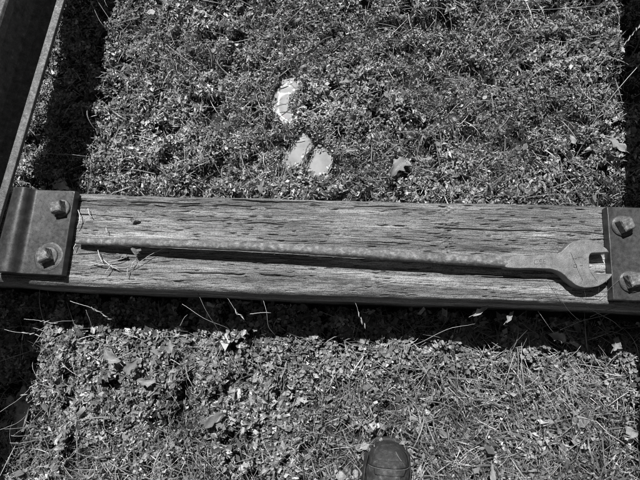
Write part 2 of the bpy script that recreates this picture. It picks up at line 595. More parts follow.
def clip(side, label, edge_x, bolts):
    """profile across the track: flat plate on the sleeper, rounded lip up over the rail foot"""
    root = empty('rail_clip', (edge_x - 0.05 if side < 0 else edge_x + 0.05, 0, 0), label, 'rail clip', 'rail clips bolted to the sleeper ends')
    T = 0.0225
    if side < 0:
        upper = [(0.0, T), (0.088, T), (0.0935, T + 0.001), (0.0975, T + 0.0045), (0.1005, T + 0.011), (0.104, T + 0.0165), (0.110, T + 0.0200), (0.118, T + 0.0210), (0.128, T + 0.0195), (0.136, T + 0.016), (0.142, T + 0.011), (0.148, T + 0.006), (0.152, T + 0.003)]
    else:
        upper = [(0.0, T), (0.09, T), (0.096, T + 0.002), (0.104, T + 0.012), (0.112, T + 0.019), (0.12, T + 0.019), (0.126, T + 0.012)]
    bm = bmesh.new()
    ys = np.linspace(YF, YB, 25)
    rows = []
    for y in ys:
        r = []
        fr = []
        for d, z in upper:
            k = sstep(0.085, 0.125, d)
            x = edge_x + side * d + k * 0.075 * y
            w = 0.0008 * (vnoise(np.array(y * 40), np.array(d * 30), 77) - 0.5)
            r.append(bm.verts.new((x, y, z + float(w))))
        zlow = 0.0175 if side < 0 else 0.021
        under = [(upper[-1][0], zlow), (0.10, zlow), (0.092, 0.0015), (0.0, 0.0015)]
        for d, z in under:
            k = sstep(0.085, 0.125, d)
            r.append(bm.verts.new((edge_x + side * d + k * 0.075 * y, y, z)))
        rows.append(r)
    n = len(rows[0])
    for i in range(len(rows) - 1):
        for j in range(n):
            bm.faces.new((rows[i][j], rows[i][(j + 1) % n], rows[i + 1][(j + 1) % n], rows[i + 1][j]))
    bm.faces.new(rows[0]); bm.faces.new(rows[-1])
    p = from_bm('plate', bm, M_clip, root, True)
    p.data.set_sharp_from_angle(angle=math.radians(40))
    bevel(p, 0.0022, 3, 50)
    for (x, y, rot, wr, tilt) in bolts:
        bolt(root, x, y, T, rot, wr, tilt, wr > 0.0225)
    return root


clip(-1, 'steel rail clip with rounded lip and two square bolts beside the dark rail', -0.566,
     [(-0.592, 0.0585, math.radians(14), 0.0215, (0.05, -0.06)), (-0.603, -0.0505, math.radians(24), 0.0228, (-0.02, -0.05))])
clip(1, 'flat steel rail clip with two square bolts beside the open wrench jaw', 0.5725,
     [(0.600, 0.0605, math.radians(28), 0.0222, (0.05, 0.03)), (0.607, -0.0525, math.radians(16), 0.0222, (-0.04, 0.05))])

# ------------------------------------------------------------------ wrench
WZ = 0.032
wr = empty('wrench', tuple(at(330, 262, 0.006)), 'long rusty open-ended wrench lying along the wooden sleeper', 'wrench')
OUT = [(-92, 194), (-78, 184), (-84, 170), (-66, 160), (-70, 148), (-50, 139), (-20, 134), (0, 131), (50, 129), (100, 128), (160, 126), (205, 123), (238, 116), (262, 106), (280, 91), (296, 74), (316, 56), (340, 42), (368, 32), (400, 27), (432, 27), (462, 33), (490, 43), (516, 58), (540, 74), (560, 92), (572, 112),
       (530, 113), (490, 114), (460, 115), (448, 122), (444, 140), (444, 175), (445, 212), (452, 226), (468, 238), (495, 246), (540, 247), (590, 248),
       (590, 256), (576, 276), (556, 296), (530, 314), (500, 327), (470, 335), (440, 338), (410, 336), (380, 328), (354, 316), (330, 300), (308, 281), (288, 262), (266, 243), (240, 229), (215, 221), (190, 217), (100, 213), (50, 212), (0, 212), (-40, 211), (-80, 208), (-96, 203)]
pts = [at(520 + a / 6.4, 235 + b / 6.4, WZ) for a, b in OUT]
pts = [p + np.array([rng.normal(0, 0.00035), rng.normal(0, 0.00035), 0]) for p in pts]
bm = bmesh.new()
lo = [bm.verts.new((p[0], p[1], 0.004)) for p in pts]
hi = [bm.verts.new((p[0], p[1], WZ)) for p in pts]
n = len(pts)
for j in range(n):
    bm.faces.new((lo[j], lo[(j + 1) % n], hi[(j + 1) % n], hi[j]))
bm.faces.new(hi); bm.faces.new(lo)
head = from_bm('jaw_head', bm, M_wrench, wr)
bevel(head, 0.0045, 4, 40)
head.data.polygons.foreach_set('use_smooth', np.ones(len(head.data.polygons), bool))
head.data.set_sharp_from_angle(angle=math.radians(30))

ctr = [(77, 241.5, 0.0135, 0.0060), (84, 241.6, 0.0155, 0.0076), (120, 242.2, 0.0235, 0.0083), (180, 244.0, 0.029, 0.0089), (240, 246.2, 0.0325, 0.0094), (300, 249.4, 0.0335, 0.0098), (360, 253.2, 0.0325, 0.0102),
       (420, 257.0, 0.0290, 0.0107), (460, 259.6, 0.0250, 0.0112), (490, 261.4, 0.0220, 0.0116), (508, 262.2, 0.0200, 0.0120), (521, 262.6, 0.0190, 0.0116)]
cp = np.array([np.r_[at(a, b, c), r] for a, b, c, r in ctr])
tt = np.linspace(0, len(cp) - 1, 170)
ci = np.stack([np.interp(tt, np.arange(len(cp)), cp[:, k]) for k in range(4)], 1)
ker = np.ones(9) / 9
for k in (0, 1, 2, 3):
    pad = np.r_[np.full(4, ci[0, k]), ci[:, k], np.full(4, ci[-1, k])]
    s_ = np.convolve(pad, ker, 'valid')
    if k: ci[:, k] = s_
m = 28
ang = np.linspace(0, 2 * math.pi, m, endpoint=False)
P = np.zeros((len(ci), m, 3))
for i, (x, y, z, r) in enumerate(ci):
    # flattened on top and bottom, rounded sides
    ca, sa = np.cos(ang), np.sin(ang)
    ry = r * np.sign(ca) * np.abs(ca) ** 0.95
    rz = r * np.sign(sa) * np.abs(sa) ** 0.9
    jit = 1 + 0.16 * (fbm(np.full(m, x * 60), ang * 2.0, 81, 3) - 0.5)
    P[i, :, 0] = x; P[i, :, 1] = y + ry * jit; P[i, :, 2] = z + rz * jit
P = np.concatenate([P, P[:, :1]], 1)
V, F = grid_mesh(P)
me = fast('handle', V, F)
bm = bmesh.new(); bm.from_mesh(me)
bmesh.ops.remove_doubles(bm, verts=bm.verts, dist=1e-6)
bmesh.ops.holes_fill(bm, edges=bm.edges)
bmesh.ops.recalc_face_normals(bm, faces=bm.faces)
bm.to_mesh(me); bm.free()
link('handle', me, M_handle, wr, True)

# worn stamps: strokes in the (unreadable) places and sizes of the photograph
STROKES = [[(92, 160), (118, 158)], [(92, 160), (94, 186)], [(94, 186), (118, 184)], [(126, 158), (142, 157)], [(126, 158), (126, 171)], [(126, 171), (142, 171)], [(142, 171), (142, 185)], [(126, 185), (142, 185)],
           [(150, 156), (150, 184)], [(150, 156), (164, 155)], [(150, 170), (161, 169)], [(150, 184), (164, 183)],
           [(336, 150), (362, 152)], [(372, 143), (400, 141)], [(345, 190), (345, 208)], [(345, 190), (360, 188)], [(345, 208), (362, 207)], [(362, 190), (362, 207)], [(382, 197), (402, 195)]]
for ks, sl in (('neck', STROKES[:12]), ('head', STROKES[12:])):
    bm = bmesh.new()
    for (a, b) in sl:
        p = Vector(at(520 + a[0] / 6.4, 235 + a[1] / 6.4, WZ)); q = Vector(at(520 + b[0] / 6.4, 235 + b[1] / 6.4, WZ))
        d = (q - p).normalized(); s = Vector((-d.y, d.x, 0)) * (0.00035 if ks == 'neck' else 0.0007)
        z = Vector((0, 0, 0.0004))
        bm.faces.new([bm.verts.new(v) for v in (p - s + z, q - s + z, q + s + z, p + s + z)])
    from_bm('stamp', bm, M_stamp, wr)


# ------------------------------------------------------------------ shoe
def shoe():
    toe = at(388, 444, -0.155)
    root = empty('shoe', (0.152, -0.53, -0.218), 'dark worn shoe toe standing on the grass at the bottom edge', 'shoe')
    L = 0.30
    y0 = toe[1]
    zs = -0.222
    # (t along length, half width left, half width right, centre x shift, height of upper)
    S = [(0.0, 0.004, 0.004, 0.000, 0.020), (0.012, 0.020, 0.020, 0.000, 0.040), (0.035, 0.032, 0.034, 0.001, 0.053), (0.07, 0.042, 0.044, 0.002, 0.062), (0.12, 0.048, 0.049, 0.003, 0.070),
         (0.20, 0.052, 0.052, 0.004, 0.078), (0.32, 0.051, 0.052, 0.003, 0.090), (0.45, 0.045, 0.048, 0.001, 0.106), (0.60, 0.039, 0.042, -0.002, 0.122), (0.75, 0.036, 0.038, -0.004, 0.128), (0.9, 0.035, 0.036, -0.004, 0.126), (0.985, 0.026, 0.027, -0.004, 0.112), (1.0, 0.014, 0.014, -0.004, 0.090)]
    S = np.array(S)
    t = np.r_[np.linspace(0, 0.2, 26), np.linspace(0.22, 1.0, 40)]
    I = np.stack([np.interp(t, S[:, 0], S[:, k]) for k in range(1, 5)], 1)
    # rounder toe
    I[:, 0] = np.where(t < 0.12, 0.048 * np.sqrt(np.clip(1 - (1 - t / 0.12) ** 2, 0.005, 1)), I[:, 0])
    I[:, 1] = np.where(t < 0.12, 0.049 * np.sqrt(np.clip(1 - (1 - t / 0.12) ** 2, 0.005, 1)), I[:, 1])
    m = 40
    cx = toe[0] + 0.0015
    skew = 0.05

    def pt(i, a, grow=0.0):
        l, r, c, h = I[i]
        w = (r if math.cos(a) > 0 else l) + grow
        ca, sa = math.cos(a), math.sin(a)
        xx = w * math.copysign(abs(ca) ** 0.75, ca)
        zz = (h + grow) * abs(sa) ** 0.85
        yy = y0 - t[i] * L + (grow if t[i] < 0.1 else 0)
        return (cx + c + xx + skew * (yy - y0), yy, zs + 0.018 + zz)
    an = np.linspace(0, math.pi, m)
    bm = bmesh.new()
    G = [[bm.verts.new(pt(i, a)) for a in an] for i in range(len(t))]
    for i in range(len(t) - 1):
        for j in range(m - 1):
            bm.faces.new((G[i][j], G[i][j + 1], G[i + 1][j + 1], G[i + 1][j]))
    bm.faces.new(G[0]); bm.faces.new(G[-1])
    for i in range(1): pass
    from_bm('upper', bm, M_boot, root, True)
    # sole: welt a little wider than the upper
    bm = bmesh.new()
    rings = []
    for dz, g in ((0.0, 0.003), (0.004, 0.005), (0.016, 0.0055), (0.0205, 0.004), (0.0205, -0.002)):
        R = []
        for i in range(len(t)):
            yy = y0 - t[i] * L + (g if t[i] < 0.05 else 0)
            R.append((cx + I[i][2] + (I[i][1] + g) + skew * (yy - y0), yy, zs + dz))
        for i in range(len(t) - 1, -1, -1):
            yy = y0 - t[i] * L + (g if t[i] < 0.05 else 0)
            R.append((cx + I[i][2] - (I[i][0] + g) + skew * (yy - y0), yy, zs + dz))
        rings.append([bm.verts.new(p) for p in R])
    n = len(rings[0])
    for i in range(len(rings) - 1):
        for j in range(n):
            bm.faces.new((rings[i][j], rings[i][(j + 1) % n], rings[i + 1][(j + 1) % n], rings[i + 1][j]))
    bm.faces.new(rings[0])
    from_bm('sole', bm, M_sole, root)

    # raised panels that follow the upper (index range along the length, angle range as function)
    def panel(name, i0, i1, a0, a1, grow, mat):
        bm = bmesh.new()
        G = []
        for i in range(i0, i1 + 1):
            s = (i - i0) / max(1, i1 - i0)
            lo_, hi_ = a0(s), a1(s)
            G.append([bm.verts.new(pt(i, lo_ + (hi_ - lo_) * q / 18, grow)) for q in range(19)])
        for i in range(len(G) - 1):
            for j in range(18):
                bm.faces.new((G[i][j], G[i][j + 1], G[i + 1][j + 1], G[i + 1][j]))
        o = from_bm(name, bm, mat, root, True)
        s_ = o.modifiers.new('thickness', 'SOLIDIFY'); s_.thickness = 0.002; s_.offset = -1
        return o
    r = math.radians
    panel('toe_cap', 13, 19, lambda s: r(62 - 22 * s), lambda s: r(118 + 26 * s), 0.0020, M_boot)
    panel('toe_panel', 20, 25, lambda s: r(52 + 10 * s), lambda s: r(124 - 6 * s), 0.0018, M_boot)
    panel('side_panel', 7, 40, lambda s: r(4), lambda s: r(40 - 14 * math.sin(s * 3)), 0.0030, M_boot)
    panel('side_panel', 12, 40, lambda s: r(150 + 6 * math.sin(s * 3)), lambda s: r(176), 0.0030, M_boot)
    panel('tongue', 22, 48, lambda s: r(70 - 6 * s), lambda s: r(110 + 6 * s), 0.0024, M_boot)
    # stitching rows and laces
    def tube(name, P, rad, mat, par=root):
        me = tube_mesh(name, P, rad, 6)
        return link(name, me, mat, par, True)
    tube('stitching', [pt(20, a, 0.001) for a in np.linspace(r(28), r(152), 24)], 0.0009, M_thread)
    tube('stitching', [pt(i, r(74 - 30 * ((i - 6) / 12) ** 2), 0.0006) for i in range(6, 19)], 0.0009, M_thread)
    for i in (27, 31, 35, 39):
        tube('lace', [pt(i + (2 if q % 2 else 0) * 0, a, 0.0035) for q, a in enumerate(np.linspace(r(58), r(122), 10))], 0.0022, M_thread)
    # sock filling the collar
    return root


def tube_mesh(name, P, rad, m=6, taper=None):
    P = np.array(P, float)
    n = len(P)
    T = np.gradient(P, axis=0)
    T /= np.linalg.norm(T, axis=1)[:, None] + 1e-12
    up = np.tile([0.05, 0.02, 1.0], (n, 1))
    A = np.cross(T, up); A /= np.linalg.norm(A, axis=1)[:, None] + 1e-12
    B = np.cross(T, A)
    an = np.linspace(0, 2 * math.pi, m, endpoint=False)
    rr = np.full(n, rad) if taper is None else rad * np.interp(np.linspace(0, 1, n), *taper)
    Q = P[:, None, :] + rr[:, None, None] * (np.cos(an)[None, :, None] * A[:, None, :] + np.sin(an)[None, :, None] * B[:, None, :])
    Q = np.concatenate([Q, Q[:, :1]], 1)
    V, F = grid_mesh(Q)
    me = fast(name, V, F)
    bm = bmesh.new(); bm.from_mesh(me)
    bmesh.ops.remove_doubles(bm, verts=bm.verts, dist=1e-7)
    bmesh.ops.holes_fill(bm, edges=bm.edges)
    bmesh.ops.recalc_face_normals(bm, faces=bm.faces)
    bm.to_mesh(me); bm.free()
    return me


shoe()
SHOE_BOX = (0.085, 0.225, -0.80, -0.395)


# ------------------------------------------------------------------ ground cover (nobody could count it)
def rotmats(yaw, tilt, tdir):
    n = len(yaw)
    cz, sz = np.cos(yaw), np.sin(yaw)
    Rz = np.zeros((n, 3, 3)); Rz[:, 0, 0] = cz; Rz[:, 0, 1] = -sz; Rz[:, 1, 0] = sz; Rz[:, 1, 1] = cz; Rz[:, 2, 2] = 1
    ax, ay = np.cos(tdir), np.sin(tdir)
    c, s = np.cos(tilt), np.sin(tilt)
    K = np.zeros((n, 3, 3))
    K[:, 0, 0] = c + ax * ax * (1 - c); K[:, 0, 1] = ax * ay * (1 - c); K[:, 0, 2] = ay * s
    K[:, 1, 0] = ax * ay * (1 - c); K[:, 1, 1] = c + ay * ay * (1 - c); K[:, 1, 2] = -ax * s
    K[:, 2, 0] = -ay * s; K[:, 2, 1] = ax * s; K[:, 2, 2] = c
    return np.einsum('nij,njk->nik', K, Rz)


def scatter(T, F, pos, scale, tiltmax, widths=None):
    n = len(pos)
    R = rotmats(rng.uniform(0, 6.283, n), np.abs(rng.normal(0, tiltmax, n)), rng.uniform(0, 6.283, n))
    S = np.stack([scale * (widths if widths is not None else 1), scale, scale * rng.uniform(-0.6, 1.6, n)], 1)
    L = T[None] * S[:, None, :]
    W = np.einsum('nij,nkj->nki', R, L) + pos[:, None, :]
    FF = F[None] + (np.arange(n) * len(T))[:, None, None]
    return W.reshape(-1, 3), FF.reshape(-1, F.shape[1])


def free(x, y, margin=0.012):
    ok = (np.abs(y) > 0.105 + margin)
    for poly in PUD:
        ok &= polydist(poly, x, y) > -0.003 + 0.004 * vnoise(x * 90, y * 90, 29)
    ok &= ~(((np.abs(x - 0.150) / 0.052) ** 3 + (np.abs(np.minimum(y, -0.424) + 0.575) / 0.150) ** 3 < 1) & (y < -0.424))
    return ok


def scatter_pos(n, margin=0.012):
    x = rng.uniform(-1.2, 1.02, n); y = rng.uniform(-0.72, 0.98, n)
    k = free(x, y, margin)
    return x[k], y[k]


OV = np.array([(0, 0, 0), (-.28, .28, .10), (0, .32, 0), (.28, .28, .10), (-.25, .68, .06), (0, .68, -.03), (.25, .68, .06), (0, 1, -.14)], float) - [0, .45, 0]
OVF = np.array([(0, 2, 1), (0, 3, 2), (1, 2, 4), (2, 5, 4), (2, 3, 5), (3, 6, 5), (4, 5, 7), (5, 6, 7)])
CH = np.array([(-.3, -.5, .08), (.28, -.42, -.05), (.05, .0, .12), (-.25, .5, -.08), (.3, .45, .05)], float)
CHF = np.array([(0, 1, 2), (0, 2, 3), (1, 4, 2), (2, 4, 3)])
tri = []
trif = []
for k in range(3):
    a = k * 2.094
    base = np.array([(0, .06, 0), (-.30, .42, .10), (-.22, .78, .10), (0, .70, .0), (.22, .78, .10), (.30, .42, .10), (0, .40, -.02)])
    c, s = math.cos(a), math.sin(a)
    q = base.copy(); q[:, 0] = base[:, 0] * c - base[:, 1] * s; q[:, 1] = base[:, 0] * s + base[:, 1] * c
    tri.append(q)
    trif += [[i + 7 * k for i in f] for f in ((0, 6, 1), (1, 6, 2), (2, 6, 3), (3, 6, 4), (4, 6, 5), (5, 6, 0))]
TRI = np.concatenate(tri); TRIF = np.array(trif)

lower_grass = lambda x, y: np.where(y < -0.1, np.clip(sstep(-0.15, 0.30, x) + 0.75 * sstep(-0.38, -0.55, y), 0, 1), 0.0)

clump = lambda x, y: fbm(x * 34, y * 34, 111, 2)

# small leaf mat
OV5 = np.array([(0, -.5, 0), (-.30, -.02, .10), (0, .0, -.02), (.30, .05, .10), (0, .5, -.12)], float)
OV5F = np.array([(0, 2, 1), (0, 3, 2), (1, 2, 4), (2, 3, 4)])
big = lambda x, y: fbm(x * 7, y * 7, 121, 3)
x, y = scatter_pos(480000)
k = rng.uniform(0, 1, len(x)) < (0.30 + 0.70 * hollow(x, y)) * (1 - 0.6 * lower_grass(x, y))
x, y = x[k], y[k]
thick = 0.005 + np.where(y > 0, 0.042, 0.058) * clump(x, y) ** 1.2 * hollow(x, y)
z = ground_z(x, y) + 0.002 + rng.uniform(0, 1, len(x)) ** 0.6 * thick
sc_ = rng.gamma(3.0, 0.0021, len(x)).clip(0.003, 0.022)
sc_ *= 0.7 + 0.75 * sstep(0.4, 0.62, big(x, y))
sc_ *= np.where(y < -0.1, 1.0 + 0.2 * sstep(-0.46, -0.30, y), 0.84)
h = len(x) * 50 // 100
V1, F1 = scatter(OV5, OV5F, np.stack([x, y, z], 1)[:h], sc_[:h] * 1.15, 0.85, rng.uniform(0.4, 1.1, h))
o = link('leaf_mat', fast('leaf_mat', V1, F1), M_leaf, None, True)
tag(o, 'dense mat of small leaves covering the ground between the rails', 'ground cover', None, 'stuff')
V1, F1 = scatter(CH, CHF, np.stack([x, y, z], 1)[h:], sc_[h:] * 0.8, 0.85, rng.uniform(0.3, 1.0, len(x) - h))
o = link('leaf_litter', fast('leaf_litter', V1, F1), M_leaf, None, True)
tag(o, 'crumbled pale leaf litter scattered over the leafy ground', 'leaf litter', None, 'stuff')

# broader curled weed leaves in front of the sleeper
x, y = scatter_pos(16000)
k = rng.uniform(0, 1, len(x)) < np.where(y < -0.1, 0.9 * (1 - 0.85 * lower_grass(x, y)), 0.03) * (0.2 + 0.8 * hollow(x, y))
x, y = x[k], y[k]
z = ground_z(x, y) + 0.008 + rng.uniform(0, 1, len(x)) * 0.045 * clump(x, y)
V1, F1 = scatter(OV, OVF, np.stack([x, y, z], 1), rng.uniform(0.012, 0.026, len(x)), 0.6, rng.uniform(0.6, 1.3, len(x)))
o = link('weed_leaves', fast('weed_leaves', V1, F1), M_clover, None, True)
tag(o, 'broader curled weed leaves, thickest in the lower left', 'weeds', None, 'stuff')

# clover and broad weeds, thickest just in front of the sleeper and in the shade by the rails
x, y = scatter_pos(26000)
dens = 0.05 + 0.95 * np.exp(-((y + 0.19) / 0.09) ** 2) * (1 - 0.5 * sstep(0.1, 0.4, x)) + 0.3 * (x < -0.6)
k = rng.uniform(0, 1, len(x)) < dens * (0.3 + 0.7 * hollow(x, y))
x, y = x[k], y[k]
z = ground_z(x, y) + 0.012 + rng.uniform(0, 1, len(x)) * 0.03 * clump(x, y) * 1.6
V1, F1 = scatter(TRI, TRIF, np.stack([x, y, z], 1), rng.uniform(0.007, 0.014, len(x)) * np.where((y < -0.1) & (y > -0.27), 1.35, 1.0), 0.4)
o = link('clover', fast('clover', V1, F1), M_clover, None, True)
tag(o, 'low clover leaves growing thick in front of the sleeper', 'clover', None, 'stuff')


def blades(n_try, dens, len_rng, w_rng, rise, mat, name, label, cat, zoff=0.004, margin=0.02, m=6):
    x, y = scatter_pos(n_try, margin)
    k = rng.uniform(0, 1, len(x)) < dens(x, y)
    x, y = x[k], y[k]
    n = len(x)
    L = rng.uniform(*len_rng, n); w = rng.uniform(*w_rng, n)
    az = rng.uniform(0, 6.283, n); up = rng.uniform(*rise, n)
    bend = rng.normal(0, 0.9, n); sag = rng.uniform(0.3, 1.3, n)
    ex = x + np.cos(az) * L; ey = y + np.sin(az) * L
    ok = free(ex, ey, 0.0) & (np.sign(ey) == np.sign(y))
    x, y, L, w, az, up, bend, sag = [q[ok] for q in (x, y, L, w, az, up, bend, sag)]
    n = len(x)
    ts = np.linspace(0, 1, m)
    a = az[:, None] + bend[:, None] * ts[None] * 0.5
    dx = np.cumsum(np.cos(a), 1) / m * L[:, None]; dy = np.cumsum(np.sin(a), 1) / m * L[:, None]
    cxs = x[:, None] + dx; cys = y[:, None] + dy
    z0 = ground_z(x, y) + zoff + rng.uniform(0, 0.026, n)
    cz = z0[:, None] + L[:, None] * up[:, None] * (ts[None] - sag[:, None] * 0.55 * ts[None] ** 2)
    gz = ground_z(cxs.ravel(), cys.ravel()).reshape(cxs.shape) + 0.006
    cz = np.maximum(cz, gz)
    wid = w[:, None] * (1 - 0.8 * ts[None] ** 2) * 0.5
    nx = -np.sin(a) * wid; ny = np.cos(a) * wid
    tw = rng.normal(0, 0.5, n)[:, None] * wid
    P = np.stack([np.stack([cxs - nx, cys - ny, cz - tw], -1), np.stack([cxs + nx, cys + ny, cz + tw], -1)], 2)  # n,6,2,3
    i = np.arange(m - 1) * 2
    f = np.stack([i, i + 1, i + 3, i + 2], 1)
    FF = f[None] + (np.arange(n) * 2 * m)[:, None, None]
    o = link(name, fast(name, P.reshape(-1, 3), FF.reshape(-1, 4)), mat, None, True)
    return tag(o, label, cat, None, 'stuff')


blades(60000, lambda x, y: 0.07 + 0.93 * lower_grass(x, y), (0.015, 0.075), (0.0007, 0.0019), (0.0, 0.5), M_straw, 'dry_grass',
       'tangled dry grass blades thickest at the lower right', 'dry grass')
blades(80000, lambda x, y: (0.3 + 0.7 * hollow(x, y)) * np.where(y < -0.1, 0.5, 0.8), (0.006, 0.026), (0.0007, 0.0018), (-0.1, 0.6), M_leaf, 'chopped_grass',
       'short chopped grass bits mixed into the leafy mat', 'grass clippings', m=4)
blades(5200, lambda x, y: (np.exp(-((y + 0.225) / 0.05) ** 2) * (0.28 + 0.4 * (x < -0.35) + 0.6 * (x > 0.42))) + 0.35 * ((x < -0.66) & (y < -0.1)), (0.05, 0.13), (0.0011, 0.0022), (0.5, 1.3), M_pale, 'wispy_grass',
       'sparse wispy dry stems standing in the shadow before the sleeper', 'grass')
blades(9000, lambda x, y: 0.25 + 0.75 * np.clip(lower_grass(x, y), 0, 1), (0.03, 0.10), (0.0016, 0.0034), (0.15, 0.7), M_blade, 'green_grass',
       'scattered green grass blades growing through the weeds', 'grass')


# ------------------------------------------------------------------ single stalks, leaves, stones
def gz(px, py, h=0.03):
    p = at(px, py, -0.19)
    for _ in range(4):
        q = p[0] + np.array([0, .02, -.02, 0, 0]), p[1] + np.array([0, 0, 0, .02, -.02])
        p = at(px, py, float(ground_z(*q).max()) + h + 0.012)
    return p


def spline(P, n=24):
    P = np.array(P, float)
    if len(P) == 2: P = np.array([P[0], (P[0] + P[1]) / 2, P[1]])
    t = np.r_[0, np.cumsum(np.linalg.norm(np.diff(P, axis=0), axis=1))]
    # Catmull-Rom
    tt = np.linspace(0, len(P) - 1 - 1e-6, n)
    Q = np.vstack([2 * P[0] - P[1], P, 2 * P[-1] - P[-2]])
    i = tt.astype(int); u = (tt - i)[:, None]
    a, b, c, d = Q[i], Q[i + 1], Q[i + 2], Q[i + 3]
    return 0.5 * (2 * b + (c - a) * u + (2 * a - 5 * b + 4 * c - d) * u ** 2 + (3 * b - a - 3 * c + d) * u ** 3)


def stalk(P, rad, label, mat=None, group=None, seeds=0, name='grass_stalk'):
    P = spline(P)
    dd_ = P[-1] - P[0]; ln_ = np.linalg.norm(dd_)
    sd_ = np.cross(dd_, [0, 0, 1.0]); sd_ /= np.linalg.norm(sd_) + 1e-9
    u_ = np.linspace(0, 1, len(P))
    P = P + sd_[None] * (ln_ * 0.035 * np.sin(u_ * rng.uniform(3, 7) + rng.uniform(0, 6)) * u_)[:, None] * (1 if ln_ > 0.03 else 0.3)
    P = P + 0.0005 * (rng.random((len(P), 3)) - 0.5)
    base = P[0]
    me = tube_mesh(name, P - base, rad * 0.72, 6, ([0, 0.8, 1], [1, 0.8, 0.35]))
    if not seeds:
        o = link(name, me, mat or M_pale, None, True)
        o.location = base
        return tag(o, label, 'grass stalk', group)
    root = empty(name, tuple(base), label, 'grass stalk', group)
    st = link('stem', me, mat or M_pale, None, True); st.parent = root
    T = OV.copy(); T[:, 0] *= 0.42; T[:, 1] *= 1.3
    for q in range(seeds):
        i = len(P) - 1 - int(q * 14 / seeds)
        d = P[min(i + 1, len(P) - 1)] - P[i - 1]
        yaw = math.atan2(d[1], d[0]) - math.pi / 2 + rng.uniform(-0.7, 0.7)
        me2 = fast('seed_husk', T * rng.uniform(0.009, 0.014), OVF)
        s = link('seed_husk', me2, mat or M_pale)
        s.parent = root
        s.location = Vector(P[i] - base) + Vector((0, 0, 0.001))
        s.rotation_euler = (rng.uniform(-0.4, 0.4), rng.uniform(-0.4, 0.4), yaw)
    return root


def leaf(p, length, width, yaw, tilt, label, mat=None, curl=0.25, name='dead_leaf', ribs=True, roll=0.0):
    """leaf blade with midrib fold, curl and wavy margin"""
    n, m = 14, 9
    t = np.linspace(0, 1, n)[:, None]; s = np.linspace(-1, 1, m)[None]
    prof_ = (np.sin(np.pi * np.clip(t * 0.93 + 0.05, 0, 1)) ** 0.75) * (1 - 0.25 * t)
    ph = rng.uniform(0, 6)
    Xl = s * prof_ * width * 0.5 * (1 + 0.10 * np.sin(t * 17 + ph) + 0.9 * (vnoise(t * 9 + ph * 5, np.sign(s) * 3.0, 23) - 0.6) * np.abs(s)) + 0.10 * width * np.sin(t * 3 + ph)
    Yl = (t - 0.5) * length + 0 * s
    Zl = np.abs(s) * width * 0.16 * prof_ + curl * length * ((t - 0.5) ** 2) * -1.2 + 0.06 * length * np.sin(t * 8 + ph + s * 2.5) * np.abs(s) + (0.03 * width * np.cos(t * 34 - np.abs(s) * 6) if ribs else 0)
    V, F = grid_mesh(np.stack([Xl, Yl, Zl], -1))
    root = empty(name, tuple(p), label, 'leaf')
    b = link('blade', fast('blade', V, F), mat or M_dead, None, True)
    sm_ = b.modifiers.new('thickness', 'SOLIDIFY'); sm_.thickness = 0.0006
    b.parent = root
    mid = np.stack([np.zeros(18), np.linspace(-0.72, 0.48, 18) * length, np.interp(np.linspace(-0.72, 0.48, 18), t[:, 0] - 0.5, Zl[:, m // 2]) - 0.0003], 1)
    r_ = link('midrib', tube_mesh('midrib', mid, max(0.0006, width * 0.03), 5, ([0, 1], [1, 0.4])), mat or M_dead, None, True)
    r_.parent = root
    root.rotation_euler = (tilt, roll, yaw)
    return root


R = math.radians
# upper field
leaf(gz(399, 166, 0.018), 0.066, 0.044, R(150), 0.1, 'broad folded leaf lying in the weeds right of the puddles', curl=0.5)
leaf(gz(262, 186, 0.034), 0.040, 0.016, R(-12), 0.3, 'narrow pale leaf against the back of the sleeper left of the puddles')
leaf(gz(617, 144, 0.040), 0.060, 0.026, R(62), 0.2, 'pale pointed leaf lying at the upper right by the rail shadow', M_pale)
leaf(gz(573, 139, 0.036), 0.026, 0.016, R(30), 0.1, 'small pale oval leaf at the lower end of the long diagonal stalk', M_pale)
leaf(gz(352, 150, 0.034), 0.034, 0.012, R(-80), 0.1, 'slim pale leaf lying just right of the twin puddles')
leaf(gz(60, 187, 0.040), 0.045, 0.026, R(75), 0.1, 'curled pale leaf behind the clip at the left end', M_pale)
stalk([gz(497, 8, .05), gz(545, 9, .055), gz(606, 9, .05)], 0.0011, 'straight pale stalk lying level along the top edge right of the middle')
stalk([gz(640, 64, .10), gz(612, 98, .075), gz(583, 133, .045)], 0.0014, 'long straight pale stalk slanting across the weeds at the upper right')
stalk([gz(611, 62, .06), gz(624, 44, .085), gz(640, 27, .11)], 0.0009, 'seed stalk leaning into the dark rail shadow at the top right', seeds=5)
stalk([gz(612, 0, .06), gz(618, 14, .08), gz(622, 40, .07)], 0.0008, 'thin stalk hanging in the top right corner by the rail shadow')
stalk([gz(37, 153, .05), gz(64, 155, .055), gz(92, 155, .05)], 0.0010, 'pale stalk lying across the shadow of the left rail')
stalk([gz(92, 190, .03), gz(91, 172, .04), gz(93, 150, .04)], 0.0010, 'short pale stalk upright beside the left rail shadow edge')
for q, (a, b, c) in enumerate((((92, 4), (100, 22), (112, 33)), ((97, 0), (108, 18), (116, 40)), ((118, 0), (110, 22), (106, 38)), ((104, 55), (110, 64), (112, 78)), ((122, 6), (116, 20), (113, 34)))):
    stalk([gz(*a, .05), gz(*b, .075), gz(*c, .045)], 0.0012, ['grey grass blade arching out of the rail shadow, leftmost of five', 'grey grass blade arching out of the rail shadow, longest of five', 'upright grey grass blade at the right side of the rail shadow', 'short grey grass blade lowest of the five in the rail shadow', 'grey grass blade nearest the lit weeds at the top left'][q], M_blade)
stalk([gz(166, 44, .04), gz(186, 60, .05), gz(205, 80, .045)], 0.0009, 'thin stalk slanting down through the weeds left of the puddles')
stalk([gz(279, 34, .04), gz(290, 20, .05), gz(303, 6, .045)], 0.0009, 'thin stalk slanting up near the top edge above the crescent puddle')
